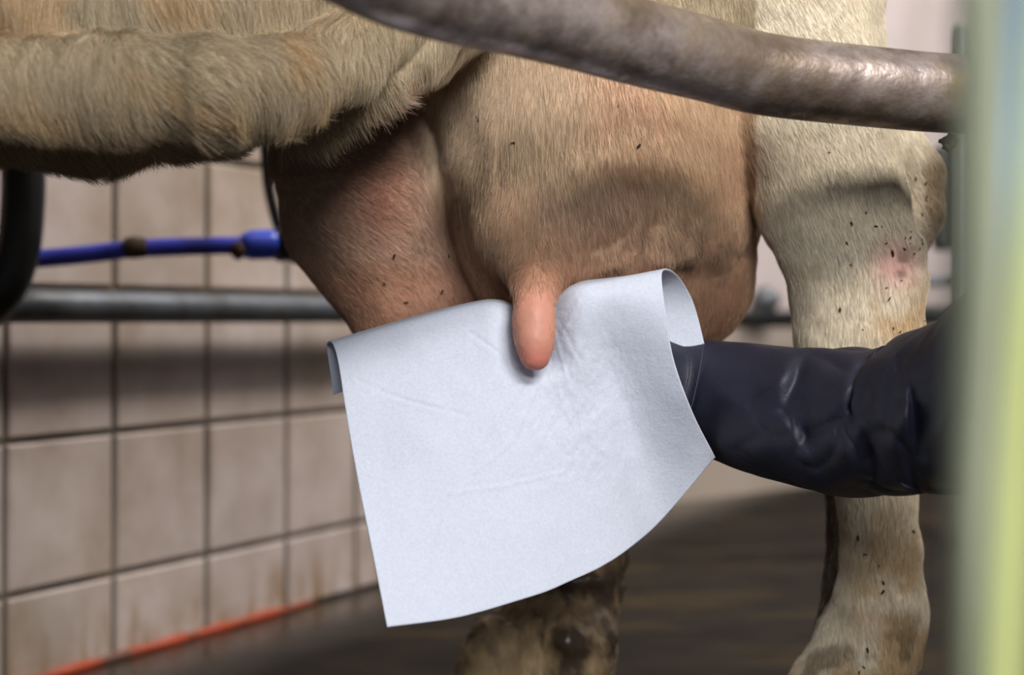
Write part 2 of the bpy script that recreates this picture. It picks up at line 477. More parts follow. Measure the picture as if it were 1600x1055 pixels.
class Field:
    def __init__(s, xs, ys, zs):
        s.x, s.y, s.z = xs, ys, zs
        s.v = np.full((len(xs), len(ys), len(zs)), 1.0, np.float32)

    def block(s, lo, hi):
        sl = []
        for ax, l, h in ((s.x, lo[0], hi[0]), (s.y, lo[1], hi[1]), (s.z, lo[2], hi[2])):
            i0 = max(0, np.searchsorted(ax, l) - 1); i1 = min(len(ax), np.searchsorted(ax, h) + 1)
            sl.append(slice(i0, i1))
        return tuple(sl)

    def smin(s, sl, d, k):
        a = s.v[sl]
        if k <= 0: s.v[sl] = np.minimum(a, d); return
        h = np.clip(0.5 + 0.5 * (a - d) / k, 0, 1)
        s.v[sl] = a * (1 - h) + d * h - k * h * (1 - h)

    def ell(s, c, r, k=0.03, rot=0.0):
        c = np.asarray(c, float); m = max(r) + k + 0.02
        sl = s.block(c - m, c + m)
        X = s.x[sl[0]][:, None, None] - c[0]; Y = s.y[sl[1]][None, :, None] - c[1]; Z = s.z[sl[2]][None, None, :] - c[2]
        if rot:
            cs, sn = math.cos(rot), math.sin(rot)
            X, Z = X * cs + Z * sn, -X * sn + Z * cs
        k0 = np.sqrt((X / r[0]) ** 2 + (Y / r[1]) ** 2 + (Z / r[2]) ** 2) + 1e-6
        k1 = np.sqrt((X / r[0] ** 2) ** 2 + (Y / r[1] ** 2) ** 2 + (Z / r[2] ** 2) ** 2) + 1e-6
        s.smin(sl, (k0 * (k0 - 1) / k1).astype(np.float32), k)

    def cone(s, a, b, ra, rb, k=0.02, ys=1.0):
        a = np.asarray(a, float); b = np.asarray(b, float)
        m = max(ra, rb) + k + 0.02
        sl = s.block(np.minimum(a, b) - m, np.maximum(a, b) + m)
        X = s.x[sl[0]][:, None, None] - a[0]; Y = s.y[sl[1]][None, :, None] - a[1]; Z = s.z[sl[2]][None, None, :] - a[2]
        d = b - a
        h = np.clip((X * d[0] + Y * d[1] + Z * d[2]) / np.dot(d, d), 0, 1)
        q = np.sqrt((X - h * d[0]) ** 2 + ((Y - h * d[1]) / ys) ** 2 + (Z - h * d[2]) ** 2) - (ra + h * (rb - ra))
        s.smin(sl, (q * min(1, ys + 0.1)).astype(np.float32), k)

    def chain(s, pts, k=0.02, ys=1.0):
        """pts: list of (point, radius); joined smoothly with itself, then merged"""
        for (a, ra), (b, rb) in zip(pts[:-1], pts[1:]):
            s.cone(a, b, ra, rb, k, ys)

    def mesh(s):
        v = s.v; nx, ny, nz = v.shape
        ins = v < 0
        c = np.zeros((nx - 1, ny - 1, nz - 1), np.int8)
        for dx in (0, 1):
            for dy in (0, 1):
                for dz in (0, 1):
                    c += ins[dx:nx - 1 + dx, dy:ny - 1 + dy, dz:nz - 1 + dz]
        act = np.argwhere((c > 0) & (c < 8))
        idx = np.full(c.shape, -1, np.int32); idx[act[:, 0], act[:, 1], act[:, 2]] = np.arange(len(act))
        acc = np.zeros((len(act), 3)); cnt = np.zeros(len(act))
        ax = (s.x.astype(float), s.y.astype(float), s.z.astype(float))
        cor = [(0, 0, 0), (1, 0, 0), (0, 1, 0), (1, 1, 0), (0, 0, 1), (1, 0, 1), (0, 1, 1), (1, 1, 1)]
        for i in range(8):
            for j in range(i + 1, 8):
                df = [abs(cor[i][q] - cor[j][q]) for q in range(3)]
                if sum(df) != 1: continue
                A_ = act + cor[i]; B_ = act + cor[j]
                va = v[A_[:, 0], A_[:, 1], A_[:, 2]]; vb = v[B_[:, 0], B_[:, 1], B_[:, 2]]
                cr = (va < 0) != (vb < 0)
                t = np.where(cr, va / np.where(cr, va - vb, 1), 0)[:, None]
                pa = np.stack([ax[q][A_[:, q]] for q in range(3)], 1); pb = np.stack([ax[q][B_[:, q]] for q in range(3)], 1)
                acc += np.where(cr[:, None], pa + t * (pb - pa), 0); cnt += cr
        V = acc / cnt[:, None]
        Fs = []
        for q in range(3):
            sa = [slice(None)] * 3; sb = [slice(None)] * 3
            sa[q] = slice(0, -1); sb[q] = slice(1, None)
            a = ins[tuple(sa)]; b = ins[tuple(sb)]
            for flip in (False, True):
                e = np.argwhere((a & ~b) if not flip else (~a & b))
                o1, o2 = (q + 1) % 3, (q + 2) % 3
                e = e[(e[:, o1] > 0) & (e[:, o2] > 0) & (e[:, o1] < v.shape[o1] - 1) & (e[:, o2] < v.shape[o2] - 1)]
                def cell(d1, d2):
                    z = e.copy(); z[:, o1] -= d1; z[:, o2] -= d2
                    return idx[z[:, 0], z[:, 1], z[:, 2]]
                quad = [cell(1, 1), cell(0, 1), cell(0, 0), cell(1, 0)]
                if flip: quad = quad[::-1]
                Fs.append(np.stack(quad, 1))
        return V, np.vstack(Fs)


def np_mesh(name, V, Q):
    me = bpy.data.meshes.new(name)
    me.vertices.add(len(V)); me.vertices.foreach_set('co', V.astype(np.float32).ravel())
    me.loops.add(len(Q) * 4); me.loops.foreach_set('vertex_index', Q.astype(np.int32).ravel())
    me.polygons.add(len(Q)); me.polygons.foreach_set('loop_start', np.arange(0, len(Q) * 4, 4, dtype=np.int32))
    me.polygons.foreach_set('use_smooth', np.ones(len(Q), bool))
    me.update(calc_edges=True); me.validate()
    return me


def smooth_mesh(V, Q, it=2, lam=0.5):
    e = np.vstack([Q[:, [0, 1]], Q[:, [1, 2]], Q[:, [2, 3]], Q[:, [3, 0]]])
    deg = np.bincount(e[:, 0], minlength=len(V)) + np.bincount(e[:, 1], minlength=len(V))
    for _ in range(it):
        a = np.zeros_like(V)
        for q in range(3):
            a[:, q] = np.bincount(e[:, 0], V[e[:, 1], q], len(V)) + np.bincount(e[:, 1], V[e[:, 0], q], len(V))
        V = V + lam * (a / deg[:, None] - V)
    return V


fld = Field(axis((-2.45, -0.80, 0.022), (-0.80, -0.02, 0.0045), (-0.02, 0.06, 0.0028), (0.06, 0.42, 0.004), (0.42, 0.80, 0.02)),
            axis((0.96, 1.17, 0.005), (1.17, 1.28, 0.003), (1.28, 1.72, 0.0045), (1.72, 1.95, 0.02)),
            axis((0.0, 0.42, 0.0045), (0.42, 0.52, 0.003), (0.52, 0.80, 0.0045), (0.80, 1.60, 0.022)))
YC = 1.46
# trunk, rump, neck, head, front legs (mostly outside the frame)
fld.ell((-0.62, YC - 0.04, 0.98), (0.98, 0.33, 0.38), 0.05)
fld.ell((-1.25, YC, 0.98), (0.40, 0.29, 0.38), 0.08)
fld.ell((0.22, YC, 1.12), (0.40, 0.29, 0.26), 0.10)
fld.cone((-1.45, YC, 1.10), (-1.95, YC, 1.20), 0.21, 0.13, 0.08)
fld.cone((-1.98, YC, 1.24), (-2.32, YC, 1.00), 0.115, 0.07, 0.05)
for s in (-1, 1):
    fld.cone((-1.98, YC + s * 0.09, 1.30), (-1.95, YC + s * 0.24, 1.29), 0.03, 0.035, 0.02)
    fld.chain([((-1.30, YC + s * 0.19, 0.85), 0.12), ((-1.27, YC + s * 0.17, 0.62), 0.08), ((-1.28, YC + s * 0.15, 0.42), 0.055),
               ((-1.27, YC + s * 0.15, 0.20), 0.036), ((-1.28, YC + s * 0.15, 0.13), 0.045), ((-1.31, YC + s * 0.15, 0.06), 0.045)], 0.03)
fld.chain([((0.55, YC, 1.24), 0.05), ((0.66, YC, 1.10), 0.035), ((0.68, YC, 0.75), 0.025), ((0.68, YC, 0.50), 0.045), ((0.68, YC, 0.36), 0.02)], 0.02)
# thighs
fld.chain([((0.22, 1.30, 1.02), 0.17), (P(1180, -190, 1.36), 0.12), (P(1238, -60, 1.36), 0.078)], 0.05, 0.85)
fld.chain([((0.20, 1.62, 1.02), 0.17), ((0.17, 1.62, 0.80), 0.12), ((0.16, 1.62, 0.68), 0.075)], 0.05, 0.85)
# belly, seen low and close on the left
fld.chain([((-1.35, 1.22, 0.74), 0.13), (P(-250, -40, 1.21), 0.12), (P(100, -26, 1.20), 0.114), (P(300, -6, 1.21), 0.108), (P(470, -40, 1.26), 0.10), (P(640, -100, 1.32), 0.10)], 0.04)
fld.chain([(P(-260, 150, 1.17), 0.026), (P(60, 176, 1.18), 0.026), (P(150, 198, 1.20), 0.026), (P(235, 195, 1.23), 0.02)], 0.03)
# roll of skin of the flank
fld.chain([(P(-500, 150, 1.05), 0.030), (P(-100, 135, 1.07), 0.031), (P(180, 138, 1.09), 0.033), (P(330, 142, 1.10), 0.032), (P(430, 134, 1.12), 0.030),
           (P(530, 92, 1.15), 0.026), (P(610, 38, 1.18), 0.024), (P(740, -50, 1.20), 0.028)], 0.014)
# the udder
fld.ell(P(930, 30, 1.43), (0.20, 0.165, 0.16), 0.05)
fld.ell(P(918, 250, 1.39), (0.128, 0.155, 0.185), 0.03)
fld.chain([(P(1010, 300, 1.41), 0.10), (P(1050, 425, 1.42), 0.072)], 0.05)
fld.chain([(P(980, 100, 1.40), 0.115), (P(1040, 250, 1.43), 0.082)], 0.05)
# far rear quarter, hidden
fld.ell(P(960, 320, 1.60), (0.12, 0.12, 0.17), 0.03)
# fore quarter, in shade
fld.chain([(P(553, 150, 1.46), 0.075), (P(566, 235, 1.43), 0.076), (P(598, 335, 1.42), 0.083), (P(652, 465, 1.42), 0.066)], 0.016)
fld.ell(P(640, 330, 1.45), (0.085, 0.10, 0.13), 0.012)
fld.chain([(P(620, 130, 1.60), 0.10), (P(640, 400, 1.62), 0.075)], 0.03)
# lower ridge of the flank fold and the web behind it
fld.chain([(P(470, 165, 1.22), 0.022), (P(560, 125, 1.22), 0.026), (P(650, 60, 1.23), 0.032), (P(720, 0, 1.24), 0.04)], 0.016)
fld.chain([(P(448, 226, 1.22), 0.005), (P(495, 203, 1.205), 0.009), (P(555, 163, 1.195), 0.0115), (P(618, 130, 1.19), 0.0125), (P(665, 92, 1.188), 0.0125), (P(715, 25, 1.19), 0.015)], 0.004)
# teats
fld.cone(P(850, 375, 1.29), P(836, 446, 1.232), 0.050, 0.0185, 0.022)
fld.chain([(P(836, 446, 1.224), 0.0172), (P(834, 500, 1.210), 0.0146), (P(835, 530, 1.206), 0.0137), (P(836, 556, 1.203), 0.0117)], 0.008)
for (x, y, Z) in ((690, 500, 1.38), (690, 500, 1.62), (980, 520, 1.60)):
    fld.chain([(P(x, y - 30, Z), 0.018), (P(x, y + 90, Z), 0.011)], 0.02)
# near hind leg
LY = 0.80
fld.chain([(P(1238, -60, 1.35), 0.078), (P(1246, 60, 1.345), 0.071), (P(1260, 160, 1.34), 0.0725), (P(1296, 300, 1.335), 0.0625), (P(1332, 415, 1.34), 0.0555), (P(1343, 530, 1.34), 0.0515),
           (P(1356, 650, 1.345), 0.042), (P(1366, 770, 1.355), 0.0315), (P(1372, 860, 1.36), 0.0305), (P(1372, 930, 1.37), 0.036), (P(1352, 1010, 1.38), 0.0435),
           (P(1310, 1090, 1.37), 0.044), (P(1265, 1200, 1.36), 0.05)], 0.005, LY)
fld.chain([(P(1325, 110, 1.385), 0.032), (P(1385, 215, 1.39), 0.026), (P(1436, 272, 1.395), 0.0215), (P(1438, 330, 1.39), 0.0205), (P(1418, 392, 1.37), 0.014)], 0.006)
fld.chain([(P(1350, 200, 1.302), 0.010), (P(1376, 300, 1.300), 0.010), (P(1422, 388, 1.312), 0.0095), (P(1418, 440, 1.325), 0.012), (P(1414, 520, 1.33), 0.014)], 0.012)
# tendon behind the cannon bone
fld.chain([(P(1412, 520, 1.36), 0.016), (P(1402, 700, 1.365), 0.014), (P(1404, 850, 1.37), 0.014), (P(1408, 960, 1.385), 0.020), (P(1400, 1020, 1.39), 0.022)], 0.012)
fld.chain([(P(1302, 745, 1.395), 0.009), (P(1308, 830, 1.40), 0.008), (P(1306, 900, 1.405), 0.009), (P(1292, 985, 1.41), 0.012)], 0.006)  # extra width on the inner side, carries the painted shade strip
# far hind leg
fld.chain([((0.16, 1.62, 0.68), 0.075), (P(1000, 380, 1.63), 0.058), (P(985, 520, 1.62), 0.05), (P(940, 720, 1.60), 0.036), (P(912, 870, 1.585), 0.0345), (P(893, 935, 1.58), 0.044),
           (P(862, 1010, 1.57), 0.058), (P(830, 1060, 1.56), 0.058), (P(800, 1130, 1.55), 0.054)], 0.015, 0.85)
fld.ell(P(768, 1022, 1.53), (0.022, 0.02, 0.022), 0.02)
fld.chain([(P(770, 1035, 1.54), 0.02), (P(745, 1110, 1.54), 0.03)], 0.03)
fld.chain([(P(930, 985, 1.54), 0.016), (P(915, 1035, 1.53), 0.022), (P(880, 985, 1.52), 0.016)], 0.02)
V, Q = fld.mesh()
del fld
V = smooth_mesh(V, Q, 2, 0.5)
cow_me = np_mesh('body', V, Q)
nor = np.empty(len(V) * 3, np.float32); cow_me.vertices.foreach_get('normal', nor); nor = nor.reshape(-1, 3).astype(float)


def px(V): return 800 + F * V[:, 0] / V[:, 1], HOR - F * (V[:, 2] - CH) / V[:, 1]


# ridges, veins and wrinkles pushed along the normal
xx, yy = px(V)
near = V[:, 1] < 1.50
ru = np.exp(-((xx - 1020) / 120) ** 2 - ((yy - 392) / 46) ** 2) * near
wr = fbm(np.stack([V[:, 0] * 62 - V[:, 2] * 20, V[:, 1] * 20, V[:, 2] * 48], 1), 5, 2) - 0.5
disp = ru * wr * 0.034
disp += 0.010 * np.exp(-((yy - (398 - 0.05 * (xx - 1000))) / 26) ** 2) * sstep(880, 980, xx) * sstep(1150, 1080, xx) * near
disp += (fbm(V * 26, 11, 2) - 0.5) * 0.006 * (np.abs(xx - 836) > 60) * (xx < 1180)
fold = sstep(620, 520, xx) * (yy < 260)
disp += (fbm(np.stack([V[:, 0] * 70, V[:, 1] * 12, V[:, 2] * 18], 1), 21, 2) - 0.5) * 0.006 * fold
teat = np.exp(-((xx - 836) / 46) ** 4) * sstep(440, 470, yy) * (V[:, 1] < 1.26)
disp += teat * (fbm(V * np.array([260, 260, 420]), 31, 2) - 0.5) * 0.0014
legm = (xx > 1180) & (V[:, 0] < 0.45) & (V[:, 1] < 1.5)
disp += legm * (fbm(V * 34, 41, 3) - 0.5) * 0.005
farleg = (V[:, 1] > 1.45) & (V[:, 2] < 0.36) & (V[:, 0] < 0.2) & (V[:, 0] > -0.4)
clump = fbm(V * 38, 51, 3)
disp += farleg * np.clip(clump - 0.45, 0, 1) * 0.035
V = V + nor * disp[:, None]
cow_me.vertices.foreach_set('co', V.astype(np.float32).ravel()); cow_me.update()
cow_me.vertices.foreach_get('normal', nor.astype(np.float32).ravel())
nb2 = np.empty(len(V) * 3, np.float32); cow_me.vertices.foreach_get('normal', nb2); nor = nb2.reshape(-1, 3).astype(float)

# coat colours
def lin(r, g, b): return np.array(srgb(r, g, b)[:3])


def blend(c, m, col): return c * (1 - m[:, None]) + col * m[:, None]


nA = fbm(V * 7, 61, 3); nB = fbm(V * 22, 71, 3); nC = fbm(V * 60, 81, 3)
c = np.tile(lin(178, 161, 132), (len(V), 1))
c = blend(c, sstep(0.40, 0.66, nA) * 0.6, lin(166, 142, 108))
# udder
ud = sstep(1215, 1150, xx) * sstep(395, 450, xx) * sstep(40, 130, yy) * (V[:, 0] < 0.27) * (V[:, 2] > 0.38) * (V[:, 1] > 1.18)
ud = ud * (1 - sstep(0, -8, yy - (262 - 0.68 * (xx - 448))) * (xx < 720) * (V[:, 1] < 1.235))
c = blend(c, ud, lin(206, 172, 138))
c = blend(c, ud * sstep(0.45, 0.68, nB) * 0.55, lin(198, 154, 124))
c = blend(c, ud * sstep(300, 480, yy + 60 * (nA - 0.5)) * 0.75, lin(190, 140, 110))
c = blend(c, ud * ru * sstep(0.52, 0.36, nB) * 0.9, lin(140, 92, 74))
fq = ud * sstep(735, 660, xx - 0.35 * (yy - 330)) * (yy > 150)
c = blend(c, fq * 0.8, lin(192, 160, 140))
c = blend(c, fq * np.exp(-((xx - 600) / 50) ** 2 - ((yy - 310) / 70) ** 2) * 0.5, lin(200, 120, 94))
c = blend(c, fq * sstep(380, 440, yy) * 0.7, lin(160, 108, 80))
c = blend(c, ud * sstep(980, 860, xx) * sstep(360, 250, yy) * (xx > 660) * 0.6, lin(212, 190, 160))
c = blend(c, ud * np.exp(-((xx - 930) / 90) ** 2 - ((yy - 325) / 34) ** 2) * sstep(0.40, 0.6, nB) * 0.42, lin(150, 116, 102))
# teat
c = blend(c, np.exp(-((xx - 836) / 70) ** 2 - ((yy - 445) / 34) ** 2) * 0.8 * (V[:, 1] < 1.3), lin(160, 110, 86))
c = blend(c, np.clip(teat, 0, 1), lin(188, 132, 112))
c = blend(c, np.clip(teat * sstep(520, 572, yy), 0, 1) * 0.8, lin(184, 106, 94))
# belly underside brownish
c = blend(c, sstep(190, 230, yy) * (xx < 300) * 0.75 * sstep(0.3, 0.5, nA + 0.15), lin(158, 126, 92))
c = blend(c, (xx < 640) * (yy < 200) * sstep(0.42, 0.62, nB) * 0.55, lin(196, 158, 108))
c = blend(c, (xx < 560) * (yy < 70) * (V[:, 1] < 1.4) * sstep(0.50, 0.62, fbm(V * np.array([14, 14, 5]), 91, 2)) * 0.7, lin(134, 104, 74))
# near leg: cream, dirty hock, bald pink sore
c = blend(c, legm * 0.85, lin(228, 216, 192))
hk = legm * np.exp(-((xx - 1466) / 26) ** 2 - ((yy - 300) / 70) ** 2)
c = blend(c, np.clip(hk * 1.5, 0, 1) * sstep(0.36, 0.58, nB) * 0.9, lin(112, 86, 56))
hk2 = legm * np.clip(1.3 * np.exp(-((xx - 1408) / 44) ** 2 - ((yy - 465) / 75) ** 2), 0, 1)
c = blend(c, hk2 * sstep(0.38, 0.6, nB) * 0.8, lin(190, 146, 84))
sore = legm * np.exp(-((xx - 1400) / 32) ** 2 - ((yy - 412) / 34) ** 2)
c = blend(c, np.clip(sore * 1.3, 0, 1), lin(226, 178, 164))
c = blend(c, np.clip(sore, 0, 1) * sstep(0.56, 0.66, nC) * 0.8, lin(90, 80, 60))
ll = legm * sstep(740, 900, yy)
c = blend(c, ll * sstep(0.40, 0.62, nB + 0.10 * sstep(1340, 1440, xx)) * 0.75, lin(176, 138, 84))
c = blend(c, ll * sstep(850, 1050, yy) * sstep(0.48, 0.62, nC) * 0.7, lin(112, 88, 56))
c = blend(c, legm * (xx < 1316) * (yy > 700) * sstep(1.37, 1.385, V[:, 1]) * 0.9, lin(66, 50, 38))  # shaded inner side of the leg, painted in as dark brown
# far leg: caked in dung
dirt = farleg * sstep(0.50, 0.64, 0.55 * clump + 0.45 * fbm(V * np.array([95, 95, 60]), 55, 4) + 0.14 * sstep(800, 910, xx) - 0.03)
c = blend(c, farleg * 0.85, lin(186, 158, 116))
c = blend(c, farleg * sstep(0.40, 0.62, fbm(V * np.array([30, 30, 16]), 57, 3) + 0.12 * sstep(780, 900, xx)) * 0.8, lin(104, 84, 62))
c = blend(c, dirt * 0.9, lin(58, 48, 40))
lowfeet = sstep(0.10, 0.04, V[:, 2])
c = blend(c, lowfeet, lin(60, 48, 36))


def set_attr(me, name, typ, arr, dom='POINT'):
    a = me.attributes.new(name, typ, dom)
    if typ == 'FLOAT_COLOR':
        a.data.foreach_set('color', np.hstack([arr, np.ones((len(arr), 1))]).astype(np.float32).ravel())
    else:
        a.data.foreach_set('value', arr.astype(np.float32).ravel())


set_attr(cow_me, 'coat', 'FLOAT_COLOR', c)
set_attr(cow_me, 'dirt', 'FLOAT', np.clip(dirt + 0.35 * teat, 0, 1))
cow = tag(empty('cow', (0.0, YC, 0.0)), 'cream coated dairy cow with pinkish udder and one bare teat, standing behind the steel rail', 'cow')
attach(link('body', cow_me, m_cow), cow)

# hooves
def claw(base, toe, wd, ht):
    """cloven half: a rounded wedge from heel to toe"""
    base = np.array(base, float); L = np.linalg.norm(toe)
    fwd = np.array(toe, float) / L; side = np.array([-fwd[1], fwd[0], 0.0])
    prof = [(-0.45, 0.55, 0.75), (-0.2, 0.9, 0.95), (0.15, 0.95, 0.9), (0.55, 0.75, 0.55), (0.85, 0.45, 0.28), (1.0, 0.15, 0.12)]
    Vv, Ff = [], []
    n = 12
    for t, wr_, hr in prof:
        for j in range(n):
            a = math.pi * j / (n - 1)
            Vv.append(base + fwd * t * L + side * math.cos(a) * wd * wr_ + np.array([0, 0, max(0.0, math.sin(a)) ** 0.6 * ht * hr]))
    for i in range(len(prof) - 1):
        for j in range(n):
            k = (j + 1) % n
            Ff.append((i * n + j, i * n + k, (i + 1) * n + k, (i + 1) * n + j))
    Ff.append(tuple(range(n))); Ff.append(tuple(range((len(prof) - 1) * n, len(prof) * n))[::-1])
    return mesh_from('hoof', Vv, Ff)


for (x, y) in ((0.245, 1.36), (-0.005, 1.55), (-1.32, YC - 0.15), (-1.32, YC + 0.15)):
    for s in (-1, 1):
        attach(link('hoof', claw((x, y + s * 0.028, 0.001), (-0.085, s * 0.012, 0), 0.027, 0.075), m_hoof), cow)

# coat hair: strands combed along the coat, rooted on the body
def hair():
    T1 = np.vstack([Q[:, [0, 1, 2]], Q[:, [0, 2, 3]]])
    a, b, d = V[T1[:, 0]], V[T1[:, 1]], V[T1[:, 2]]
    ar = 0.5 * np.linalg.norm(np.cross(b - a, d - a), axis=1)
    cen = (a + b + d) / 3; nn = (nor[T1[:, 0]] + nor[T1[:, 1]] + nor[T1[:, 2]]) / 3
    nn /= np.linalg.norm(nn, axis=1)[:, None] + 1e-9
    to = np.array([0, 0, CH]) - cen; to /= np.linalg.norm(to, axis=1)[:, None]
    facing = (nn * to).sum(1)
    cx, cy = px(cen)
    wgt = ar * (facing > -0.35) * (cx > -260) * (cx < 1640) * (cy > -160) * (cy < 1200)
    tt = np.exp(-((cx - 836) / 44) ** 4) * sstep(448, 470, cy) * (cen[:, 1] < 1.27)
    wgt *= (1 - tt) * (1 - 0.95 * dirt[T1[:, 0]])
    wgt *= np.where((cen[:, 1] > 1.5), 0.25, 1.0)
    udl = ud[T1[:, 0]] * sstep(330, 470, cy)
    wgt *= 1 - 0.45 * udl
    wgt *= 1 - 0.9 * np.clip(sore[T1[:, 0]] * 1.4, 0, 1)
    n = 400000
    tri = rng.choice(len(T1), n, p=wgt / wgt.sum())
    r1 = np.sqrt(rng.random(n))[:, None]; r2 = rng.random(n)[:, None]
    p = a[tri] * (1 - r1) + b[tri] * r1 * (1 - r2) + d[tri] * r1 * r2
    nn = nn[tri]; hx, hy = cx[tri], cy[tri]
    vi = T1[tri, 0]
    # comb direction
    g = np.tile(np.array([0.12, -0.05, -1.0]), (n, 1))
    q1 = sstep(860, 1080, hx) * (hx < 1190); g[:, 0] += 0.25 * q1
    ql = sstep(800, 690, hx) * (hx > 640) * (hy > 130); g[:, 0] -= 0.75 * ql
    fqh = fq[vi]; g[:, 0] += 0.9 * fqh; g[:, 2] += 0.55 * fqh
    be = (hx < 620) * (hy < 270); g[:, 0] += 0.35 * be
    lg = legm[vi]; g[:, 0] += 0.45 * lg * sstep(560, 300, hy)
    swirl = fbm(p * 14, 101, 2) - 0.5; sw2 = fbm(p * 14, 111, 2) - 0.5
    g[:, 0] += swirl * (0.6 + 1.6 * be); g[:, 2] += sw2 * (0.3 + 1.2 * be)
    g += rng.normal(0, 0.11, (n, 3))
    t = g - nn * (g * nn).sum(1)[:, None]; t /= np.linalg.norm(t, axis=1)[:, None] + 1e-9
    L = np.full(n, 0.0105)
    L = np.where(be, 0.015, L); L = np.where(lg, 0.0085, L)
    ridge = np.exp(-((hy - (232 - 0.62 * (hx - 464))) / 28) ** 2) * (hx > 440) * (hx < 720)
    L = L + 0.006 * ridge
    L = L * (1 - 0.40 * udl[tri])
    L = L * rng.uniform(0.55, 1.25, n)
    lift = np.where(be, 0.34, 0.15) + rng.normal(0, 0.06, n)
    d1 = t + nn * (lift + 0.16)[:, None]; d1 /= np.linalg.norm(d1, axis=1)[:, None]
    d2 = t + nn * (lift - 0.12)[:, None] + np.array([0, 0, -0.25]); d2 /= np.linalg.norm(d2, axis=1)[:, None]
    p0 = p - nn * 0.0004
    pm = p0 + d1 * (L * 0.5)[:, None]; pe = pm + d2 * (L * 0.5)[:, None]
    pts = np.stack([p0, (p0 + pm) / 2 + nn * (L * 0.02)[:, None], pm, pe], 1)
    hc = bpy.data.hair_curves.new('coat_hair')
    hc.add_curves([4] * n)
    hc.points.foreach_set('position', pts.astype(np.float32).ravel())
    ra = hc.attributes.get('radius') or hc.attributes.new('radius', 'FLOAT', 'POINT')
    rad = np.tile(np.array([0.000085, 0.00008, 0.00007, 0.00002]), (n, 1)) * np.where(be, 1.15, 1.0)[:, None]
    ra.data.foreach_set('value', rad.astype(np.float32).ravel())
    hcol = c[vi] * (rng.uniform(0.66, 1.34, n) * (0.9 + 0.3 * (fbm(p * 40, 121, 2) - 0.5)))[:, None]
    pale = rng.random(n) < 0.25
    hcol[pale] = hcol[pale] * 0.6 + lin(236, 222, 196) * 0.4
    at_ = hc.attributes.new('coat', 'FLOAT_COLOR', 'CURVE')
    at_.data.foreach_set('color', np.hstack([np.clip(hcol, 0, 0.95), np.ones((n, 1))]).astype(np.float32).ravel())
    hc.materials.append(m_hair)
    o = bpy.data.objects.new('coat_hair', hc); COL.objects.link(o)
    attach(o, cow); o['kind'] = 'stuff'


hair()

# flecks of dried dung stuck in the coat
def flecks():
    spots = [(745, 187, 7), (798, 223, 6), (1000, 231, 6), (968, 163, 3), (620, 404, 6), (604, 446, 4), (690, 452, 5), (636, 478, 5), (706, 402, 4),
             (1396, 392, 7), (1372, 350, 5), (1335, 352, 5), (1318, 379, 4), (1330, 419, 3), (1310, 487, 5), (1290, 240, 3)]
    for _ in range(20):
        spots.append((rng.normal(1440, 16), rng.uniform(270, 395), rng.uniform(2, 4.5)))
    for _ in range(12):
        spots.append((rng.normal(1400, 26), rng.uniform(330, 530), rng.uniform(2, 4.5)))
    for _ in range(9):
        spots.append((rng.uniform(1330, 1438), rng.uniform(800, 1050), rng.uniform(3, 7)))
    vx, vy = px(V)
    bm = bmesh.new()
    for (x, y, s) in spots:
        m = (np.abs(vx - x) < 6) & (np.abs(vy - y) < 6)
        if not m.any(): continue
        ids = np.nonzero(m)[0]; i = ids[np.argmin(V[ids, 1])]
        r = s / F * V[i, 1] * 0.5
        nv = Vector(nor[i]); q = nv.to_track_quat('Z', 'Y').to_matrix().to_4x4()
        mm = Matrix.Translation(Vector(V[i]) + nv * 0.0012) @ q @ Matrix.Rotation(random.uniform(0, 6.28), 4, 'Z') @ Matrix.Diagonal((r * 1.9, r * 0.7, r * 0.35, 1))
        rr_ = bmesh.ops.create_icosphere(bm, subdivisions=1, radius=1.0, matrix=mm)
        for v in rr_['verts']: v.co += Vector((random.uniform(-1, 1), random.uniform(-1, 1), random.uniform(-1, 1))) * r * 0.25
    attach(tag(link('dung_flecks', bm_mesh('dung_flecks', bm), m_dung), kind='stuff'), cow)


flecks()

